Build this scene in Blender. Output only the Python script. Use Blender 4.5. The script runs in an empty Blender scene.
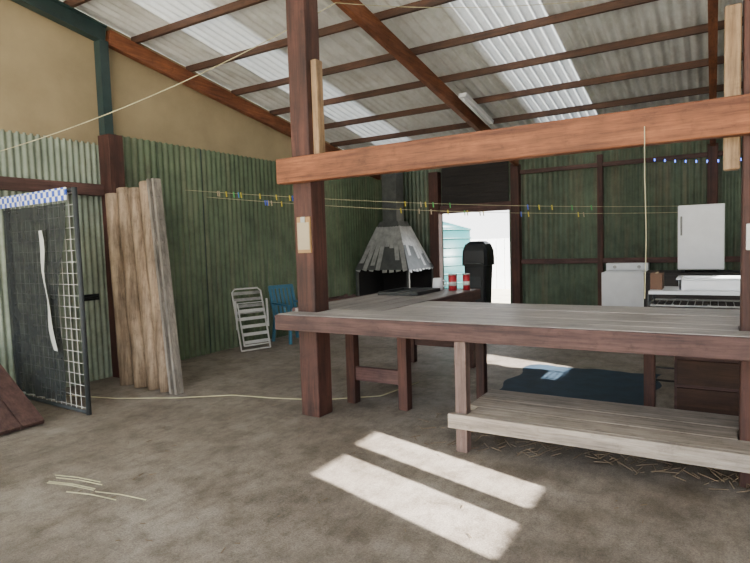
import bpy, bmesh, math, random
from mathutils import Vector, Matrix
random.seed(4)
C=bpy.context
col=C.scene.collection
# ---------------- materials ----------------
def nt(name):
    m=bpy.data.materials.new(name); m.use_nodes=True
    t=m.node_tree; b=t.nodes['Principled BSDF']; return m,t,b
def coords(t,scale=(1,1,1),rot=(0,0,0)):
    tc=t.nodes.new('ShaderNodeTexCoord'); mp=t.nodes.new('ShaderNodeMapping')
    mp.inputs['Scale'].default_value=scale; mp.inputs['Rotation'].default_value=rot
    t.links.new(tc.outputs['Object'],mp.inputs['Vector']); return mp.outputs['Vector']
def noise(t,vec,scale,detail=6,rough=.6):
    n=t.nodes.new('ShaderNodeTexNoise'); n.inputs['Scale'].default_value=scale
    n.inputs['Detail'].default_value=detail; n.inputs['Roughness'].default_value=rough
    t.links.new(vec,n.inputs['Vector']); return n.outputs['Fac']
def ramp(t,fac,stops):
    r=t.nodes.new('ShaderNodeValToRGB'); e=r.color_ramp.elements
    while len(e)<len(stops): e.new(.5)
    for i,(p,c) in enumerate(stops):
        e[i].position=p; e[i].color=(*c,1)
    t.links.new(fac,r.inputs['Fac']); return r.outputs['Color']
def mix(t,fac,a,b,mode='MIX'):
    m=t.nodes.new('ShaderNodeMix'); m.data_type='RGBA'; m.blend_type=mode
    if isinstance(fac,(int,float)): m.inputs[0].default_value=fac
    else: t.links.new(fac,m.inputs[0])
    for i,x in ((6,a),(7,b)):
        if isinstance(x,tuple): m.inputs[i].default_value=(*x,1)
        else: t.links.new(x,m.inputs[i])
    return m.outputs[2]
def bump(t,b,fac,strength=.3,dist=.01):
    n=t.nodes.new('ShaderNodeBump'); n.inputs['Strength'].default_value=strength; n.inputs['Distance'].default_value=dist
    t.links.new(fac,n.inputs['Height']); t.links.new(n.outputs['Normal'],b.inputs['Normal'])
def s2l(c): return tuple((x/255/12.92 if x/255<=.04045 else ((x/255+.055)/1.055)**2.4) for x in c)
def plain(name,c,rough=.6,metal=0,var=.25,scale=6):
    m,t,b=nt(name); c=s2l(c); v=coords(t); f=noise(t,v,scale)
    d=tuple(x*(1-var) for x in c); l=tuple(min(1,x*(1+var)) for x in c)
    t.links.new(ramp(t,f,[(.3,d),(.7,l)]),b.inputs['Base Color'])
    b.inputs['Roughness'].default_value=rough; b.inputs['Metallic'].default_value=metal
    bump(t,b,f,.1,.005); return m
def wood(name,c1,c2,axis='z',rough=.7,scale=14,b2=.5,blot=.54):
    m,t,b=nt(name); k=[1,1,1]; k['xyz'.index(axis)]=.06
    v=coords(t,tuple(k)); f=noise(t,v,scale,9,.7)
    fine=noise(t,v,scale*5,6,.7)
    v2=coords(t); g=noise(t,v2,1.7,4); w=noise(t,v2,11,7,.75)
    a=ramp(t,f,[(.34,s2l(c1)),(.64,s2l(c2))])
    k2=ramp(t,g,[(.3,(blot,)*3),(.7,(1.15,1.13,1.11))])
    k3=ramp(t,fine,[(.36,(.62,.6,.58)),(.55,(1.05,1.05,1.05))])
    k4=ramp(t,w,[(.3,(.66,.64,.62)),(.45,(1,1,1)),(.7,(1.12,1.11,1.1))])
    x=mix(t,1.0,a,k2,'MULTIPLY'); x=mix(t,.8,x,k3,'MULTIPLY'); x=mix(t,1.0,x,k4,'MULTIPLY')
    t.links.new(x,b.inputs['Base Color'])
    b.inputs['Roughness'].default_value=rough; bump(t,b,f,b2,.008); return m
def sheet(name,c1,c2,stain,rough=.5,metal=0.0,streak='z',amt=.45,dark=.66):
    m,t,b=nt(name); k=[1,1,1]; k['xyz'.index(streak)]=.1
    f=noise(t,coords(t,tuple(k)),6,7,.65); g=noise(t,coords(t),.9,5); h=noise(t,coords(t),4,7,.72)
    a=ramp(t,g,[(.35,s2l(c1)),(.65,s2l(c2))])
    st=ramp(t,f,[(.48,(0,0,0)),(.72,(amt,amt,amt))])
    x=mix(t,st,a,s2l(stain)); dk=ramp(t,h,[(.32,(dark,dark,dark*.97)),(.55,(1,1,1))])
    t.links.new(mix(t,1.0,x,dk,'MULTIPLY'),b.inputs['Base Color'])
    b.inputs['Roughness'].default_value=rough; b.inputs['Metallic'].default_value=metal; return m

M={}
M['post']=wood('dark_red_timber',(52,30,26),(92,56,46),'z')
M['postx']=wood('dark_red_timber_x',(64,42,40),(108,78,72),'x')
M['posty']=wood('dark_red_timber_y',(64,42,40),(108,78,72),'y')
M['legp']=wood('faded_red_timber',(98,78,72),(150,126,118),'z')
M['beam']=wood('orange_beam_timber',(96,54,32),(158,98,62),'x')
M['rafter']=wood('rafter_timber',(98,54,36),(148,92,60),'y')
M['purlin']=wood('purlin_timber',(58,38,30),(92,62,46),'x')
M['pale']=wood('pale_timber',(140,110,80),(188,158,122),'z')
M['pole']=wood('weathered_pole',(120,98,76),(196,172,144),'z',scale=9)
M['grey']=wood('silvered_board',(108,104,98),(160,152,142),'z')
M['bench']=wood('grey_bench_planks',(132,127,124),(184,178,174),'x',rough=.42,blot=.72)
M['benchy']=wood('grey_bench_planks_y',(112,106,104),(158,152,150),'y',rough=.42,blot=.72)
M['shelf']=wood('dusty_shelf_board',(132,121,111),(180,169,157),'x',blot=.72)
M['green']=sheet('green_corrugated_paint',(76,92,68),(100,116,88),(134,128,102),streak='z')
M['greenb']=sheet('dark_green_corrugated_paint',(68,82,64),(92,108,86),(126,108,84),streak='z')
M['pgreen']=sheet('pale_green_corrugated_paint',(128,140,124),(158,168,148),(100,94,76),streak='z')
M['roof']=sheet('galvanised_roof_sheet',(208,210,212),(232,235,237),(156,150,140),rough=.5,metal=.1,streak='y',amt=.45,dark=.82)
M['beige']=plain('beige_fibro_panel',(150,134,104),.8,0,.16,1.5)
M['steel']=plain('dark_green_steel',(36,54,54),.5)
M['galv']=plain('galvanised_metal',(168,168,164),.45,.5,.3,8)
M['galvd']=plain('dull_galvanised_metal',(84,86,84),.5,.4,.25,8)
M['black']=plain('black_plastic',(22,24,27),.4)
M['soot']=plain('soot_black',(20,17,17),.9)
M['dboard']=wood('dark_weathered_boards',(26,23,22),(48,41,38),'x')
M['white']=plain('white_enamel',(226,228,232),.3,0,.05)
M['offw']=plain('white_tube_paint',(200,200,196),.45,0,.08)
M['blue']=plain('blue_plastic',(60,112,136),.4,0,.1)
M['teal']=plain('teal_tank',(4,60,62),.5,0,.1)
M['red']=plain('red_tin',(170,40,50),.35,0,.1)
M['mat']=plain('blue_mat_cloth',(24,48,66),.8,0,.35,5)
M['paper']=plain('paper',(180,164,136),.8,0,.06)
M['board']=plain('clipboard_hardboard',(160,124,80),.6,0,.15)
M['string']=plain('clothesline_cord',(180,174,140),.8)
M['straw']=plain('dry_straw',(124,106,84),.9)
M['cardboard']=plain('cardboard',(96,70,54),.8)
M['yellow']=plain('yellow_peg',(220,200,50),.5)
M['pegg']=plain('green_peg',(70,180,90),.5)
M['pegb']=plain('blue_peg',(70,100,220),.5)
M['brick']=plain('hearth_brick',(72,52,46),.9,0,.3,14)
def cloth_mat():
    m=plain('dark_shade_cloth',(38,42,42),.95,0,.35,30); t=m.node_tree; b=t.nodes['Principled BSDF']
    f=noise(t,coords(t),5,4); r=ramp(t,f,[(.3,(.76,)*3),(.7,(.93,)*3)]); t.links.new(r,b.inputs['Alpha']); return m
M['cloth']=cloth_mat()
M['dark']=plain('dark_grey_plastic',(48,52,54),.7)
def sky_mat():
    m=sheet('translucent_roof_sheet',(214,216,212),(232,232,228),(180,174,150),rough=.4,streak='y',amt=.4,dark=.85); t=m.node_tree; b=t.nodes['Principled BSDF']
    tr=t.nodes.new('ShaderNodeBsdfTranslucent'); tr.inputs['Color'].default_value=(.8,.83,.84,1)
    mx=t.nodes.new('ShaderNodeMixShader'); mx.inputs[0].default_value=.09
    t.links.new(b.outputs[0],mx.inputs[1]); t.links.new(tr.outputs[0],mx.inputs[2]); t.links.new(mx.outputs[0],t.nodes['Material Output'].inputs[0]); return m
M['sky']=sky_mat()

def floor_mat():
    m,t,b=nt('dirty_concrete'); v=coords(t)
    g=noise(t,v,.8,7,.65); f=noise(t,v,5,12,.8); h=noise(t,v,85,7,.8); k=noise(t,v,2.2,6,.65)
    gr=noise(t,coords(t,(1,.35,1),(0,0,.5)),14,8,.75); sp=noise(t,v,240,3,.6)
    a=ramp(t,g,[(.3,s2l((112,102,92))),(.5,s2l((141,131,120))),(.7,s2l((162,153,143)))])
    bb=ramp(t,f,[(.36,(.58,.56,.53)),(.5,(.96,.96,.96)),(.66,(1.2,1.2,1.2))])
    c=ramp(t,h,[(.38,(.58,.56,.54)),(.6,(1.14,1.14,1.14))])
    e=ramp(t,k,[(.35,(.7,.67,.63)),(.5,(1,1,1))])
    s=ramp(t,gr,[(.36,(.74,.72,.7)),(.52,(1,1,1)),(.7,(1.12,1.12,1.12))])
    p=ramp(t,sp,[(.3,(.4,.38,.36)),(.42,(1,1,1)),(.66,(1,1,1)),(.76,(1.35,1.33,1.3))])
    x=a
    for y in (bb,c,e,s,p): x=mix(t,1.0,x,y,'MULTIPLY')
    t.links.new(x,b.inputs['Base Color']); b.inputs['Roughness'].default_value=.58
    bump(t,b,h,.55,.012); return m
M['floor']=floor_mat()
M['ground']=plain('dry_ground',(194,184,160),.95,0,.2,2)
def checker():
    m,t,b=nt('blue_white_gingham'); ck=t.nodes.new('ShaderNodeTexChecker')
    ck.inputs['Scale'].default_value=18; ck.inputs['Color1'].default_value=(*s2l((40,80,190)),1); ck.inputs['Color2'].default_value=(.8,.82,.86,1)
    t.links.new(coords(t),ck.inputs['Vector']); t.links.new(ck.outputs['Color'],b.inputs['Base Color']); return m
M['check']=checker()

# ---------------- mesh builder ----------------
class MB:
    def __init__(s,name): s.name=name; s.bm=bmesh.new(); s.mats=[]
    def mi(s,m):
        m=M[m]
        if m not in s.mats: s.mats.append(m)
        return s.mats.index(m)
    def box(s,lo,hi,mat,rot=None,piv=None):
        lo=Vector(lo);hi=Vector(hi); c=(lo+hi)/2; d=hi-lo
        r=bmesh.ops.create_cube(s.bm,size=1); i=s.mi(mat)
        for v in r['verts']:
            p=Vector((v.co.x*d.x,v.co.y*d.y,v.co.z*d.z))+c
            if rot is not None:
                q=Vector(piv) if piv is not None else c
                p=rot@(p-q)+q
            v.co=p
        for f in {f for v in r['verts'] for f in v.link_faces}: f.material_index=i
        return s
    def bar(s,p1,p2,w,h,mat,side=None):
        p1=Vector(p1);p2=Vector(p2); d=(p2-p1).normalized()
        sd=Vector(side) if side else (Vector((0,0,1)).cross(d) if abs(d.z)<.95 else Vector((1,0,0)))
        sd=(sd-d*sd.dot(d)).normalized(); u=d.cross(sd); i=s.mi(mat)
        vs=[s.bm.verts.new(p+sd*a*w/2+u*b*h/2) for p in (p1,p2) for a,b in ((-1,-1),(1,-1),(1,1),(-1,1))]
        for q in ((0,1,2,3),(7,6,5,4),(0,4,5,1),(1,5,6,2),(2,6,7,3),(3,7,4,0)):
            f=s.bm.faces.new([vs[k] for k in q]); f.material_index=i
        return s
    def tube(s,pts,r,mat,n=8,r2=None):
        pts=[Vector(p) for p in pts]; i=s.mi(mat); rings=[]
        for k,p in enumerate(pts):
            d=(pts[min(k+1,len(pts)-1)]-pts[max(k-1,0)]).normalized()
            a=d.orthogonal().normalized() if k==0 else (pa-d*pa.dot(d)).normalized()
            pa=a; b=d.cross(a)
            rr=r if r2 is None else r+(r2-r)*k/(len(pts)-1)
            rings.append([s.bm.verts.new(p+(a*math.cos(t)+b*math.sin(t))*rr) for t in [2*math.pi*j/n for j in range(n)]])
        for A,B in zip(rings,rings[1:]):
            for j in range(n):
                f=s.bm.faces.new((A[j],A[(j+1)%n],B[(j+1)%n],B[j])); f.material_index=i; f.smooth=n>5
        for R in (rings[0][::-1],rings[-1]):
            f=s.bm.faces.new(R); f.material_index=i
        return s
    def poly(s,pts,mat):
        f=s.bm.faces.new([s.bm.verts.new(p) for p in pts]); f.material_index=s.mi(mat); return s
    def corr(s,o,du,L,dv,H,dn,mat,pitch=.076,amp=.009,seg=6):
        o=Vector(o);du=Vector(du).normalized();dv=Vector(dv).normalized();dn=Vector(dn).normalized()
        n=max(2,int(L/pitch*seg)); prev=None
        for k in range(n+1):
            x=L*k/n; q=o+du*x+dn*amp*math.sin(2*math.pi*x/pitch)
            a=s.bm.verts.new(q); b=s.bm.verts.new(q+dv*(H(x) if callable(H) else H))
            if prev:
                f=s.bm.faces.new((prev[0],a,b,prev[1])); f.material_index=s.mi(mat(x) if callable(mat) else mat); f.smooth=True
            prev=(a,b)
        return s
    def done(s,bevel=0,shift=None,rotz=None,recalc=True):
        if recalc: bmesh.ops.recalc_face_normals(s.bm,faces=s.bm.faces)
        me=bpy.data.meshes.new(s.name); s.bm.to_mesh(me); s.bm.free()
        for m in s.mats: me.materials.append(m)
        o=bpy.data.objects.new(s.name,me); col.objects.link(o)
        if shift: o.location=shift
        if rotz: o.rotation_euler[2]=rotz
        if bevel:
            b=o.modifiers.new('bevel','BEVEL'); b.width=bevel; b.segments=2; b.limit_method='ANGLE'
        return o
XL=-6.7; XR=3.4; YB=11.5; YF=-2.0
def zr(y): return 5.115-.17*y
SL=Vector((0,1,-.17)).normalized()
# ---------------- room ----------------
MB('ground_outside').box((-60,-60,-.2),(60,60,-.06),'ground').done()
MB('floor').box((XL-.05,YF,-.1),(XR+.05,YB+.05,0),'floor').done()
w=MB('wall_left')
w.corr((XL,4.5,0),(0,1,0),YB-4.5,(0,0,1),3.15,(1,0,0),'green',.1,.016)
w.corr((XL,YF,0),(0,1,0),4.5-YF,(0,0,1),3.0,(1,0,0),'pgreen',.076,.011)
w.poly([(XL,4.5,3.14),(XL,YB,3.14),(XL,YB,zr(YB)+.2),(XL,4.5,zr(4.5)+.2)],'beige')
w.poly([(XL,YF,2.98),(XL,4.5,2.98),(XL,4.5,zr(4.5)+.2),(XL,YF,zr(YF)+.2)],'beige')
for y in (5.25,6.03,6.81,7.59,8.37,9.15,9.93,10.71): w.box((XL+.014,y,0),(XL+.02,y+.014,3.14),'steel' if y in (6.03,8.37) else 'greenb')
w.done()
w=MB('wall_back'); H=zr(YB)+.2
w.corr((XL,YB,0),(1,0,0),-5.15-XL,(0,0,1),H,(0,-1,0),'greenb',.1,.015)
w.corr((-3.65,YB,0),(1,0,0),XR+3.65,(0,0,1),H,(0,-1,0),'greenb',.1,.015)
w.box((-5.15,YB-.01,2.3),(-3.65,YB+.02,H),'dboard')
for k in range(4): w.box((-5.15,YB-.03,2.44+.2*k),(-3.65,YB-.011,2.62+.2*k),'dboard')
w.done()
w=MB('wall_right')
def seg(y0,y1,holes=None):
    if not holes: w.corr((XR,y0,0),(0,1,0),y1-y0,(0,0,1),lambda x:zr(y0+x)+.24,(-1,0,0),'green')
    else:
        a,b=holes; w.corr((XR,y0,0),(0,1,0),y1-y0,(0,0,1),a,(-1,0,0),'green')
        w.corr((XR,y0,b),(0,1,0),y1-y0,(0,0,1),lambda x:zr(y0+x)+.24-b,(-1,0,0),'green')
seg(YF,1.33);seg(1.33,1.75,(1.9,2.54));seg(1.75,1.95);seg(1.95,2.29,(1.9,2.56));seg(2.29,4.95);seg(4.95,5.75,(2.16,2.68));seg(5.75,YB)
w.done()
r=MB('ceiling')
X0=XL-.1
def rm(x):
    X=X0+x
    return 'sky' if (-2.6<X<-1.64 or 1.0<X<1.9 or -5.9<X<-5.1) else 'roof'  # strip on the far right is out of view, added to let in more daylight
r.corr((X0,YF-.6,zr(YF-.6)+.23),(1,0,0),XR-XL+.25,SL,(YB-YF+.9)/SL.y,(0,.17,1),rm,.13,.026,8)
r.done()
pl=MB('roof_purlins')
ys=[4.05+.9*k for k in range(-6,9)]
for y in ys:
    if y<YB-.1: pl.bar((XL+.03,y,zr(y)+.15),(XR-.03,y,zr(y)+.15),.05,.09,'purlin')
pl.done(.004)
for i,x in enumerate((XL+.08,-3.4,-.02,XR-.08)):
    r=MB('roof_rafter')
    y0=4.55 if i==0 else YF
    r.bar((x,y0,zr(y0)),(x,YB-.24,zr(YB-.24)),.09,.2,'rafter')
    r.done(.006)
s=MB('steel_rafter')
for dz,h,wd in ((-.1,.02,.12),(0,.2,.02),(.1,.02,.12)):
    s.bar((XL+.1,YF,zr(YF)+dz),(XL+.1,4.5,zr(4.5)+dz),wd,h,'steel')
s.box((XL+.04,4.38,3.1),(XL+.16,4.5,zr(4.5)-.1),'steel')
s.done()
# posts
MB('timber_post').box((-3.36,4.12,0),(-3.15,4.34,zr(4.2)-.12),'post').box((-3.15,4.18,2.42),(-3.08,4.28,3.3),'pale').done(.012)
MB('timber_post').box((.15,4.12,0),(.35,4.34,zr(4.2)-.12),'post').box((.05,4.16,2.0),(.14,4.26,3.0),'pale').done(.012)
g=MB('wall_framing')  # structural wall posts, door lintel and rails in one mesh
g.box((XL+.03,4.36,0),(XL+.25,4.56,3.09),'post')
g.box((-3.55,YB-.2,0),(-3.38,YB-.03,zr(YB-.1)-.02),'post')
g.box((-5.38,YB-.22,0),(-5.16,YB-.03,zr(YB-.1)-.02),'post')
g.box((-.1,YB-.2,0),(.06,YB-.03,zr(YB-.1)-.02),'post')
g.box((-1.9,YB-.12,0),(-1.8,YB-.03,zr(YB-.1)),'post')
g.box((XR-.25,4.12,0),(XR-.05,4.34,zr(4.2)-.12),'post')
g.box((-5.16,YB-.14,2.24),(-3.55,YB-.035,2.42),'postx')
g.box((-3.38,YB-.1,1.12),(-1.9,YB-.03,1.22),'postx').box((-1.8,YB-.1,1.12),(-.1,YB-.03,1.22),'postx').box((.06,YB-.1,1.12),(XR-.1,YB-.03,1.22),'postx')
g.box((-3.38,YB-.1,2.95),(-1.9,YB-.03,3.03),'postx').box((-1.8,YB-.1,2.95),(-.1,YB-.03,3.03),'postx').box((.06,YB-.1,2.95),(XR-.1,YB-.03,3.03),'postx')
g.box((XL+.02,YF+.1,2.33),(XL+.12,4.35,2.47),'posty')
g.done(.005)
MB('wooden_beam').box((-3.46,4.01,2.19),(XR-.06,4.115,2.42),'beam').done(.012)

# ---------------- benches ----------------
b=MB('long_workbench'); Z=1.0
b.box((-3.42,3.9,Z-.045),(1.9,4.11,Z),'bench')
b.box((-3.13,4.115,Z-.045),(.14,4.355,Z),'bench')
b.box((.36,4.115,Z-.045),(1.9,4.355,Z),'bench')
for k,y0 in enumerate((4.36,4.6,4.84,5.08)): b.box((-2.58,y0,Z-.045),(1.9,y0+.232,Z-.003*(k%2)),'bench')
b.box((-3.42,3.86,Z-.14),(1.9,3.897,Z-.005),'postx')
b.box((-3.42,3.9,Z-.14),(-3.385,4.11,Z-.05),'posty')
b.box((-2.5,5.27,Z-.14),(1.9,5.31,Z-.05),'postx')
for x in (-1.68,1.5):
    b.box((x,3.9,0),(x+.09,3.99,Z-.05),'legp')
for x in (-2.0,-.5,1.5):
    b.box((x,5.17,0),(x+.085,5.26,Z-.05),'post')
for x in (-1.66,-.5,1.5): b.box((x+.02,4.0,Z-.13),(x+.06,5.16,Z-.05),'posty')
b.box((-1.72,3.84,.2),(1.9,3.885,.31),'shelf')
b.box((-1.58,3.89,.27),(1.49,4.11,.31),'shelf')
b.box((-1.66,4.36,.27),(1.9,4.66,.31),'shelf')
b.box((-1.66,4.115,.27),(.14,4.355,.31),'shelf').box((.36,4.115,.27),(1.9,4.355,.31),'shelf')
b.box((-1.6,4.0,.2),(-1.55,4.66,.265),'posty').box((1.4,4.0,.2),(1.45,4.66,.265),'posty')
b.box((-.05,4.58,0),(.0,4.64,.265),'post').box((-1.6,4.58,0),(-1.54,4.64,.265),'post').box((1.4,4.58,0),(1.46,4.64,.265),'post')
b.done(.005)
t=MB('back_workbench')
xx=-3.6
for k in range(5):
    t.box((xx+k*.2,4.375,Z-.045),(xx+k*.2+.195,6.8,Z-.002),'benchy')
t.box((-3.6,6.8,Z-.14),(-2.6,6.84,Z),'postx')
t.box((-3.64,4.375,Z-.13),(-3.6,6.84,Z-.003),'posty').box((-2.6,5.33,Z-.13),(-2.56,6.84,Z-.003),'posty')
for x,y in ((-3.2,4.66),(-2.6,4.66),(-3.55,6.65),(-2.7,6.65)):
    t.box((x,y,0),(x+.1,y+.1,Z-.05),'post')
t.box((-3.1,4.68,.24),(-2.6,4.73,.38),'postx').box((-3.45,6.68,.24),(-2.7,6.73,.34),'postx')
t.done(.005)
tr=MB('black_tray')
tr.box((-3.45,5.8,1.0),(-2.95,6.4,1.012),'black')
for lo,hi in (((-3.47,5.78,1.0),(-3.44,6.42,1.04)),((-2.96,5.78,1.0),(-2.93,6.42,1.04)),((-3.47,5.78,1.0),(-2.93,5.81,1.04)),((-3.47,6.39,1.0),(-2.93,6.42,1.04))): tr.box(lo,hi,'black')
tr.done(.004)
def tin(x,y,z,r,h,m):
    a=MB('paint_tin'); a.tube([(x,y,z),(x,y,z+h)],r,m,20); a.tube([(x,y,z+h*.3),(x,y,z+h*.55)],r*1.012,'offw',20)
    a.tube([(x,y,z+h),(x,y,z+h+.008)],r*1.05,'galv',20); a.tube([(x,y,z+h*.96),(x,y,z+h*1.001)],r*1.05,'galv',20); a.done()
tin(-2.82,6.55,1,.055,.2,'red'); tin(-2.68,6.66,1,.045,.2,'red'); 
a=MB('white_jug'); jx,jy=-3.06,6.62
a.tube([(jx,jy,1),(jx,jy,1.07),(jx,jy,1.15)],.07,'white',20,.06)
a.tube([(jx+.05,jy+.02,1.12),(jx+.1,jy+.04,1.11),(jx+.1,jy+.04,1.05),(jx+.05,jy+.02,1.04)],.009,'white',8); a.done()
# ---------------- gate ----------------
g=MB('screen_gate'); A=Vector((-6.6,3.2,0)); B=Vector((-5.2,3.13,0)); D=(B-A)
def P(s,z,off=0): return tuple(A+D*s+Vector((0,off,z)))
for s in (0,1): g.tube([P(s,.04),P(s,2.24)],.024,'dark',8)
for z in (.06,2.22): g.tube([P(0,z),P(1,z)],.02,'dark',8)
k=0
while k<=1.0: g.tube([P(k,.06),P(k,2.2)],.0035,'offw',4); k+=.07
z=.1
while z<2.2: g.tube([P(0,z),P(1,z)],.0035,'offw',4); z+=.11
n=24; i=g.mi('cloth'); rows=[]
for a_ in range(n+1):
    rw=[]
    for q in range(9):
        zz=q/8; e=.74+.18*zz**2+.03*math.sin(zz*9)
        rw.append(g.bm.verts.new(P(e*a_/n,.12+zz*1.98,-.035-.02*math.sin(a_*1.3+zz*3))))
    rows.append(rw)
for r0,r1 in zip(rows,rows[1:]):
    for j in range(8):
        f=g.bm.faces.new((r0[j],r1[j],r1[j+1],r0[j+1])); f.material_index=i; f.smooth=True
g.box((-6.6,3.1,2.12),(-5.24,3.11,2.24),'check',Matrix.Rotation(-.05,3,'Z'))
i=g.mi('offw'); pv=None
for q in range(13):
    zz=1.85-1.2*q/12; s0=.6+.1*(q/12)**2+.012*math.sin(q*1.1); w0=.05+.02*math.sin(q*.7+.4)
    a_=g.bm.verts.new(P(s0-w0*.5,zz,-.07)); c_=g.bm.verts.new(P(s0+w0*.7,zz,-.085)); 
    if pv:
        f=g.bm.faces.new((pv[0],pv[1],c_,a_)); f.material_index=i; f.smooth=True
    pv=(a_,c_)
g.done()
o=MB('timber_ramp')
for y0,y1 in ((2.2,2.4),(2.41,2.61),(2.62,2.82)):
    o.bar((-5.42,(y0+y1)/2,.03),(-6.35,(y0+y1)/2,.62),y1-y0,.045,'postx',(0,1,0))
for y in (2.22,2.76): o.box((-6.3,y,0),(-6.22,y+.06,.52),'post').bar((-5.55,y+.03,.03),(-6.3,y+.03,.03),.05,.05,'postx').box((-5.95,y,0.05),(-5.88,y+.06,.28),'post')
o.done(.004)
l=MB('wall_latch'); l.box((XL+.012,4.0,1.02),(XL+.03,4.25,1.1),'black').tube([(XL+.05,4.02,1.06),(XL+.05,4.22,1.06)],.012,'black').done()
# ---------------- leaning poles ----------------
pp=MB('leaning_timber_poles')
tops=[(-6.36,2.33),(-6.12,2.38),(-5.9,2.36),(-5.7,2.42)]
bots=[-6.1,-5.84,-5.58,-5.37]
for k in range(4):
    pts=[]
    for q in range(7):
        f=q/6; pts.append((bots[k]+(tops[k][0]-bots[k])*f+random.uniform(-.008,.008),4.2+.1*f,.0+tops[k][1]*f))
    pp.tube(pts,.1,'pole',10,.082)
for k in (0,1): pp.bar((-5.22+k*.09,4.15,0),(-5.57+k*.09,4.27,2.44),.035,.1,'grey')
for k in range(9): pp.bar((-5.25-.035*k,4.16+.011*k,.15+.26*k),(-5.13-.035*k,4.16+.011*k,.15+.26*k),.02,.02,'grey')
pp.done()
# ---------------- chairs ----------------
c=MB('folding_lawn_chair')
R=.013
def q(x,z,o=0): return (o-.28*z+.1, x, z)
c.tube([q(-.25,.02),q(-.25,.92),q(-.2,.97),q(.2,.97),q(.25,.92),q(.25,.02)],R,'offw')
c.tube([q(-.22,.1,.07),q(-.22,.75,.07),q(.22,.75,.07),q(.22,.1,.07),q(-.22,.1,.07)],R,'offw')
c.tube([q(-.25,.02),q(.25,.02)],R,'offw')
for k in range(5): c.bar(q(-.25,.5+.1*k,0),q(.25,.5+.1*k,0),.05,.006,'galv',(0,0,1))
for k in range(5): c.bar(q(-.22,.15+.12*k,.08),q(.22,.15+.12*k,.08),.05,.006,'offw',(0,0,1))
for sx in (-.27,.27): c.bar(q(sx,.35,.02),q(sx,.8,.12),.03,.02,'offw')
c.done(0,(-6.28,6.56,0),-.35)
c=MB('blue_plastic_chair')
for x,y in ((-.22,-.22),(.22,-.22),(-.22,.22),(.22,.22)):
    c.bar((x*1.15,y*1.15,0),(x,y,.44),.05,.04,'blue')
c.box((-.25,-.25,.42),(.25,.25,.45),'blue')
for s in (-.23,.23):
    c.bar((s,.22,.44),(s,.34,.95),.05,.03,'blue'); c.bar((s,-.22,.64),(s,.26,.66),.05,.03,'blue'); c.bar((s,-.2,.44),(s,-.22,.65),.04,.03,'blue')
c.bar((-.24,.34,.93),(.24,.34,.93),.04,.06,'blue'); 
for k in range(5): c.bar((-.16+.08*k,.23,.45),(-.16+.08*k,.335,.93),.05,.012,'blue')
c.done(.006,(-6.18,7.45,0),math.radians(75))
# ---------------- fireplace ----------------
f=MB('fireplace_hood')
cx,cy=-5.95,10.68
def ring(hw,hd,z): return [Vector((cx-hw,cy-hd,z)),Vector((cx+hw,cy-hd,z)),Vector((cx+hw,cy+hd,z)),Vector((cx-hw,cy+hd,z))]
L=[ring(.66,.6,1.08),ring(.27,.25,1.98),ring(.22,.22,2.1)]
for lo,hi in zip(L,L[1:]):
    for k in range(4): f.poly([lo[k],lo[(k+1)%4],hi[(k+1)%4],hi[k]],'galvd')
for k in range(4):
    side=(L[0][(k+1)%4]-L[0][k]).normalized()
    for q_ in range(8):
        u=(q_+.5)/8; e=Vector((0,0,-.06*random.random()))
        f.bar(L[0][k].lerp(L[0][(k+1)%4],u)+e,L[1][k].lerp(L[1][(k+1)%4],u),.1,.018,'galv',side)
f.box((cx-.17,cy-.17,2.1),(cx+.17,cy+.17,3.32),'galvd')
for x,y in ((-.62,-.56),(.62,-.56),(-.62,.56),(.62,.56)): f.bar((cx+x,cy+y,.3),(cx+x,cy+y,1.1),.05,.05,'galvd')
f.box((cx-.62,cy+.53,.3),(cx+.62,cy+.58,1.07),'soot').box((cx-.64,cy-.56,.3),(cx-.6,cy+.56,1.07),'soot')
f.done()
h=MB('brick_hearth')
for r_ in range(4):
    for k in range(6):
        x0=cx-.72+k*.242; h.box((x0,cy-.62,r_*.075),(x0+.236,cy+.58,r_*.075+.07),'brick')
h.box((cx-.71,cy-.6,0),(cx+.71,cy+.57,.295),'soot')
h.done()
w=MB('firewood_crate')
for k in range(3):
    w.box((-6.5,8.75,.05+k*.2),(-5.9,8.78,.2+k*.2),'postx').box((-6.5,9.27,.05+k*.2),(-5.9,9.3,.2+k*.2),'postx')
    w.box((-6.5,8.78,.05+k*.2),(-6.47,9.27,.2+k*.2),'posty').box((-5.93,8.78,.05+k*.2),(-5.9,9.27,.2+k*.2),'posty')
for x in (-6.46,-5.97):
    for y in (8.79,9.22): w.box((x,y,0),(x+.04,y+.04,.6),'post')
for k in range(8): w.tube([(-6.4+.06*k,8.8,.5+.03*(k%2)),(-6.4+.06*k,9.25,.55+.03*(k%3))],.045,'postx',8)
w.done()
# ---------------- bin in doorway ----------------
b=MB('wheelie_bin')
bx,by=-3.85,10.2
def rr(hw,hd,z):
    return [b.bm.verts.new((bx+hw*a,by+hd*c,z)) for a,c in ((-1,-.8),(-.8,-1),(.8,-1),(1,-.8),(1,.8),(.8,1),(-.8,1),(-1,.8))]
i=b.mi('black')
rings=[rr(.18,.17,.08),rr(.22,.22,1.15),rr(.25,.25,1.16),rr(.25,.25,1.28),rr(.24,.24,1.44),rr(.2,.2,1.56),rr(.12,.12,1.62)]
for A_,B_ in zip(rings,rings[1:]):
    for k in range(8):
        q_=b.bm.faces.new((A_[k],A_[(k+1)%8],B_[(k+1)%8],B_[k])); q_.material_index=i
b.bm.faces.new(rings[0]).material_index=i; b.bm.faces.new(rings[-1]).material_index=i
for s in (-.2,.2): b.tube([(bx+s-.03,by+.2,.1),(bx+s+.03,by+.2,.1)],.1,'black',16)
b.tube([(bx-.17,by-.25,1.2),(bx-.17,by-.3,1.2),(bx+.17,by-.3,1.2),(bx+.17,by-.25,1.2)],.014,'galvd')
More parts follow.
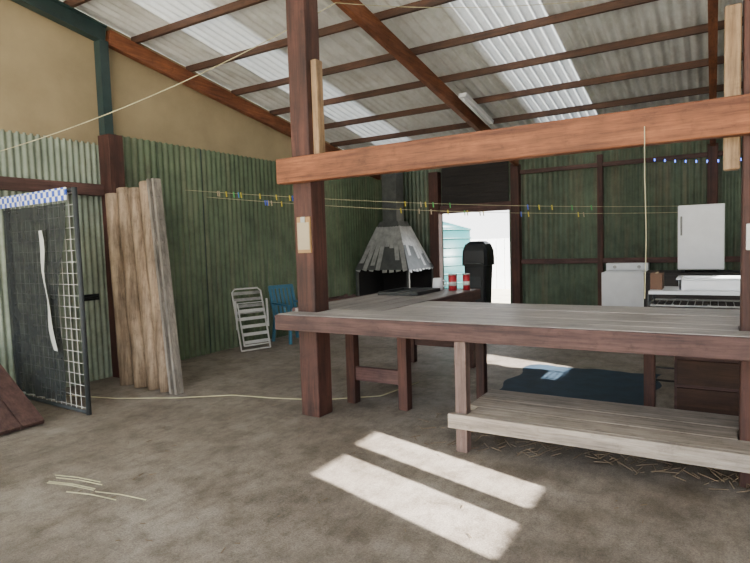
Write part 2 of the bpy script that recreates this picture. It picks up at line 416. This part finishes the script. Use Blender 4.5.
b.box((bx-.13,by-.22,.75),(bx+.13,by-.19,.95),'dark'); b.box((bx-.18,by-.17,.0),(bx-.1,by-.1,.1),'black');b.box((bx+.1,by-.17,.0),(bx+.18,by-.1,.1),'black')
b.done(.01)
# outside
t=MB('water_tank'); tx=-7.15
t.tube([(tx,15.2,-.06),(tx,15.2,2.0)],1.1,'teal',40)
for z in [.2+.25*k for k in range(8)]: t.tube([(tx,15.2,z),(tx,15.2,z+.05)],1.13,'teal',40)
t.tube([(tx,15.2,2.0),(tx,15.2,2.25)],1.1,'teal',40,.3)
t.done()
fc=MB('outdoor_white_fence')
for k in range(60): fc.box((-14+k*.3,19,-.06),(-14+k*.3+.27,19.04,1.7),'white')
fc.box((-14,19.04,.4),(4,19.09,.5),'white').box((-14,19.04,1.3),(4,19.09,1.4),'white')
fc.done()
# ---------------- right side appliances ----------------
w=MB('washing_machine')
w.box((-1.68,10.45,.03),(-.98,11.1,1.0),'white').box((-1.68,10.95,1.0),(-.98,11.1,1.14),'white').box((-1.63,10.47,1.0),(-1.03,10.93,1.02),'white')
w.tube([(-1.53,10.94,1.07),(-1.53,10.92,1.07)],.03,'galv',16).tube([(-1.13,10.94,1.07),(-1.13,10.92,1.07)],.03,'galv',16)
for x in (-1.63,-1.08):
    for y in (10.5,11.0): w.box((x,y,0),(x+.05,y+.05,.03),'black')
w.done(.02)
k_=MB('storage_cabinet')
k_.box((-.8,8.3,.05),(.4,8.9,1.12),'dboard')
for x in (-.79,-.39,.01): k_.box((x,8.27,.1),(x+.38,8.3,1.08),'dboard').tube([(x+.34,8.27,.7),(x+.34,8.25,.7)],.014,'galv')
for x in (-.8,.35):
    for y in (8.3,8.85): k_.box((x,y,0),(x+.05,y+.05,.05),'black')
k_.done(.004)
fr=MB('bar_fridge')
fx0,fx1=-.4,.12
fr.box((fx0,8.38,1.15),(fx1,8.88,1.99),'white').box((fx0,8.32,1.16),(fx1,8.37,1.99),'white')
fr.box((fx0+.03,8.28,1.6),(fx0+.05,8.32,1.85),'galv')
for x in (fx0+.03,fx1-.08):
    for y in (8.42,8.8): fr.box((x,y,1.12),(x+.05,y+.05,1.15),'black')
fr.done(.012)
t=MB('wire_rack_table')
x0,x1,y0,y1=-.5,.75,5.6,6.15
t.box((x0,y0,1.08),(x1,y1,1.11),'white')
t.tube([(x0,y0,.98),(x1,y0,.98),(x1,y1,.98),(x0,y1,.98),(x0,y0,.98)],.01,'galv')
k=x0
while k<x1: t.tube([(k,y0,.98),(k,y1,.98)],.004,'galv',4); k+=.06
for x in (x0,x1):
    for y in (y0,y1): t.tube([(x,y,0),(x,y,1.08)],.014,'black')
t.tube([(x0,y0,.3),(x1,y0,.3)],.01,'black').tube([(x0,y1,.3),(x1,y1,.3)],.01,'black')
t.done(.003)
bb=MB('cardboard_box'); bb.box((-.5,5.75,1.11),(-.4,5.98,1.26),'cardboard').box((-.46,5.75,1.26),(-.44,5.98,1.263),'paper').done(.004)
bb=MB('white_basin'); 
bb.box((-.25,5.78,1.11),(.35,6.12,1.125),'white')
for lo,hi in (((-.27,5.76,1.11),(-.24,6.14,1.2)),((.34,5.76,1.11),(.37,6.14,1.2)),((-.27,5.76,1.11),(.37,5.79,1.2)),((-.27,6.11,1.11),(.37,6.14,1.2))): bb.box(lo,hi,'white')
bb.box((-.29,5.74,1.2),(-.24,6.16,1.215),'white').box((.34,5.74,1.2),(.39,6.16,1.215),'white').box((-.24,5.74,1.2),(.34,5.785,1.215),'white').box((-.24,6.115,1.2),(.34,6.16,1.215),'white')
bb.done(.006)
d=MB('timber_drawer_chest')
d.box((-.28,5.36,.06),(1.0,5.54,.82),'postx')
for k in range(3): d.box((-.26,5.335,.1+k*.24),(.98,5.36,.31+k*.24),'purlin').tube([(.3,5.33,.2+k*.24),(.3,5.315,.2+k*.24)],.02,'black')
for x in (-.28,.92): d.box((x,5.36,0),(x+.08,5.54,.06),'post')
d.done(.004)
m=MB('blue_floor_mat'); n=14; i=m.mi('mat'); G=[]
for a_ in range(n+1):
    G.append([m.bm.verts.new((-2.0+1.5*a_/n+.04*math.sin(c_*.9),5.62+1.5*c_/n+.03*math.sin(a_),.006+.008*abs(math.sin(a_*1.1)*math.sin(c_*.8)))) for c_ in range(n+1)])
for a_ in range(n):
    for c_ in range(n):
        q_=m.bm.faces.new((G[a_][c_],G[a_+1][c_],G[a_+1][c_+1],G[a_][c_+1])); q_.material_index=i; q_.smooth=True
m.done()
# ---------------- small stuff ----------------
c=MB('clipboard'); c.box((-3.31,4.1,1.55),(-3.16,4.118,1.88),'board').box((-3.305,4.096,1.58),(-3.17,4.1,1.83),'paper').box((-3.26,4.09,1.83),(-3.21,4.1,1.88),'galv').done()
c=MB('fluorescent_light'); 
c.bar((-3.22,8.0,zr(8.0)+.04),(-3.22,9.2,zr(9.2)+.04),.12,.06,'white'); c.tube([(-3.22,8.03,zr(8.03)-.02),(-3.22,9.17,zr(9.17)-.02)],.018,'white',10); c.done()
def line(p,q,sag,n=30):
    p=Vector(p);q=Vector(q); return [p.lerp(q,k/n)-Vector((0,0,sag*4*(k/n)*(1-k/n))) for k in range(n+1)]
cl=MB('clothesline_with_pegs')
for (p,q,sg) in (((XL+.03,5.7,2.5),(-.02,YB-.22,2.1),.1),((XL+.03,6.1,2.42),(-.02,YB-.22,2.0),.12)):
    pts=line(p,q,sg); cl.tube(pts,.004,'string',5)
    for k in range(22):
        f_=random.choice([random.uniform(.05,.2),random.uniform(.3,.75)]); idx=f_*30; a_=pts[int(idx)].lerp(pts[int(idx)+1],idx%1)
        mt=random.choice(['yellow','pegg','pegb','paper','yellow']); 
        cl.bar(a_+Vector((0,0,.02)),a_+Vector((.01,0,-.06)),.014,.012,mt)
cl.done()
c=MB('overhead_wire'); c.tube(line((XL+.05,3.2,2.75),(-3.4,5.0,zr(5)-.12),.12),.005,'string',5).tube(line((-3.4,5,zr(5)-.12),(-.02,6.3,zr(6.3)-.1),.12),.003,'string',5).done()
c=MB('hanging_cord'); c.tube([(-.38,3.99,2.3),(-.38,4.0,2.0),(-.37,3.99,1.6),(-.38,4.0,1.2)],.003,'string',5).done()
c=MB('power_outlet_box'); c.box((.17,4.08,1.5),(.26,4.118,1.66),'offw').box((.19,4.07,1.55),(.24,4.08,1.6),'galv').done(.004)
c=MB('floor_cable'); c.tube([(XL+.3,3.5,.01),(-5.6,3.7,.01),(-5.0,4.0,.01),(-4.5,4.35,.01),(-4.0,4.45,.01),(-3.5,4.6,.01),(-3.0,5.0,.01),(-2.9,5.7,.01)],.006,'string',6).done()
m_,t_,b_=nt('blue_led'); b_.inputs['Emission Color'].default_value=(.1,.2,1,1); b_.inputs['Emission Strength'].default_value=6; b_.inputs['Base Color'].default_value=(.1,.2,1,1); M['led']=m_
c=MB('fairy_lights'); pts=line((-.9,YB-.35,2.95),(1.5,YB-.35,2.9),.1); c.tube(pts,.003,'black',4)
for k in range(0,30,2): c.tube([pts[k]+Vector((0,0,-.02)),pts[k]+Vector((0,0,.02))],.009,'led',6)
c.done()
st=MB('straw_debris')
for k in range(420):
    if k<270: x=random.uniform(-1.5,1.2); y=random.uniform(3.98,4.5)
    elif k<320: x=random.uniform(-2.2,-1.4); y=random.uniform(3.9,5)
    else: x=random.uniform(-5.2,.2); y=random.uniform(1.8,5.5)
    a_=random.uniform(0,3.14); l_=random.uniform(.03,.15) if k<320 else random.uniform(.02,.06); zz=random.uniform(.005,.04 if k<270 else .006)
    ww=.004 if k<320 else .003
    st.bar((x,y,zz),(x+l_*math.cos(a_),y+l_*math.sin(a_),zz+random.uniform(0,.03 if k<270 else .0)),ww,ww,'straw')
st.done()
tw=MB('dry_twigs')
for k in range(6):
    x=random.uniform(-4.1,-3.5); y=2.1+random.uniform(-.05,.15); tw.tube([(x,y,.006),(x+.2,y+.05,.008),(x+.42,y+.08,.006)],.004,'string',5)
tw.done()
# ---------------- lights ----------------
sd=bpy.data.lights.new('sun','SUN'); sd.energy=80; sd.angle=.007; sd.color=(1,.96,.9)
so=bpy.data.objects.new('sun',sd); col.objects.link(so)
dirv=Vector((-.96,.284,-.42)).normalized()
so.rotation_euler=dirv.to_track_quat('-Z','Y').to_euler(); so.location=(10,-5,10)
W=bpy.data.worlds.new('World'); C.scene.world=W; W.use_nodes=True; t=W.node_tree; bg=t.nodes['Background']
tc=t.nodes.new('ShaderNodeTexCoord'); sx=t.nodes.new('ShaderNodeSeparateXYZ'); t.links.new(tc.outputs['Generated'],sx.inputs[0])
rc=ramp(t,sx.outputs['Z'],[(.0,(1,.99,.98)),(.6,(.74,.84,1))]); t.links.new(rc,bg.inputs['Color']); bg.inputs['Strength'].default_value=4.6
# ---------------- camera ----------------
cam=bpy.data.cameras.new('camera'); co=bpy.data.objects.new('camera',cam); col.objects.link(co)
psi=math.radians(31.2); th=math.radians(3.7); ro=math.radians(1.8)
f=Vector((-math.sin(psi)*math.cos(th),math.cos(psi)*math.cos(th),-math.sin(th)))
r0=Vector((math.cos(psi),math.sin(psi),0)); u0=r0.cross(f)
R=r0*math.cos(ro)-u0*math.sin(ro); U=u0*math.cos(ro)+r0*math.sin(ro)
mw=Matrix((R,U,-f)).transposed().to_4x4(); mw.translation=Vector((0,0,1.6)); co.matrix_world=mw
cam.sensor_width=36; cam.lens=560/750*36; cam.clip_start=.05
C.scene.camera=co
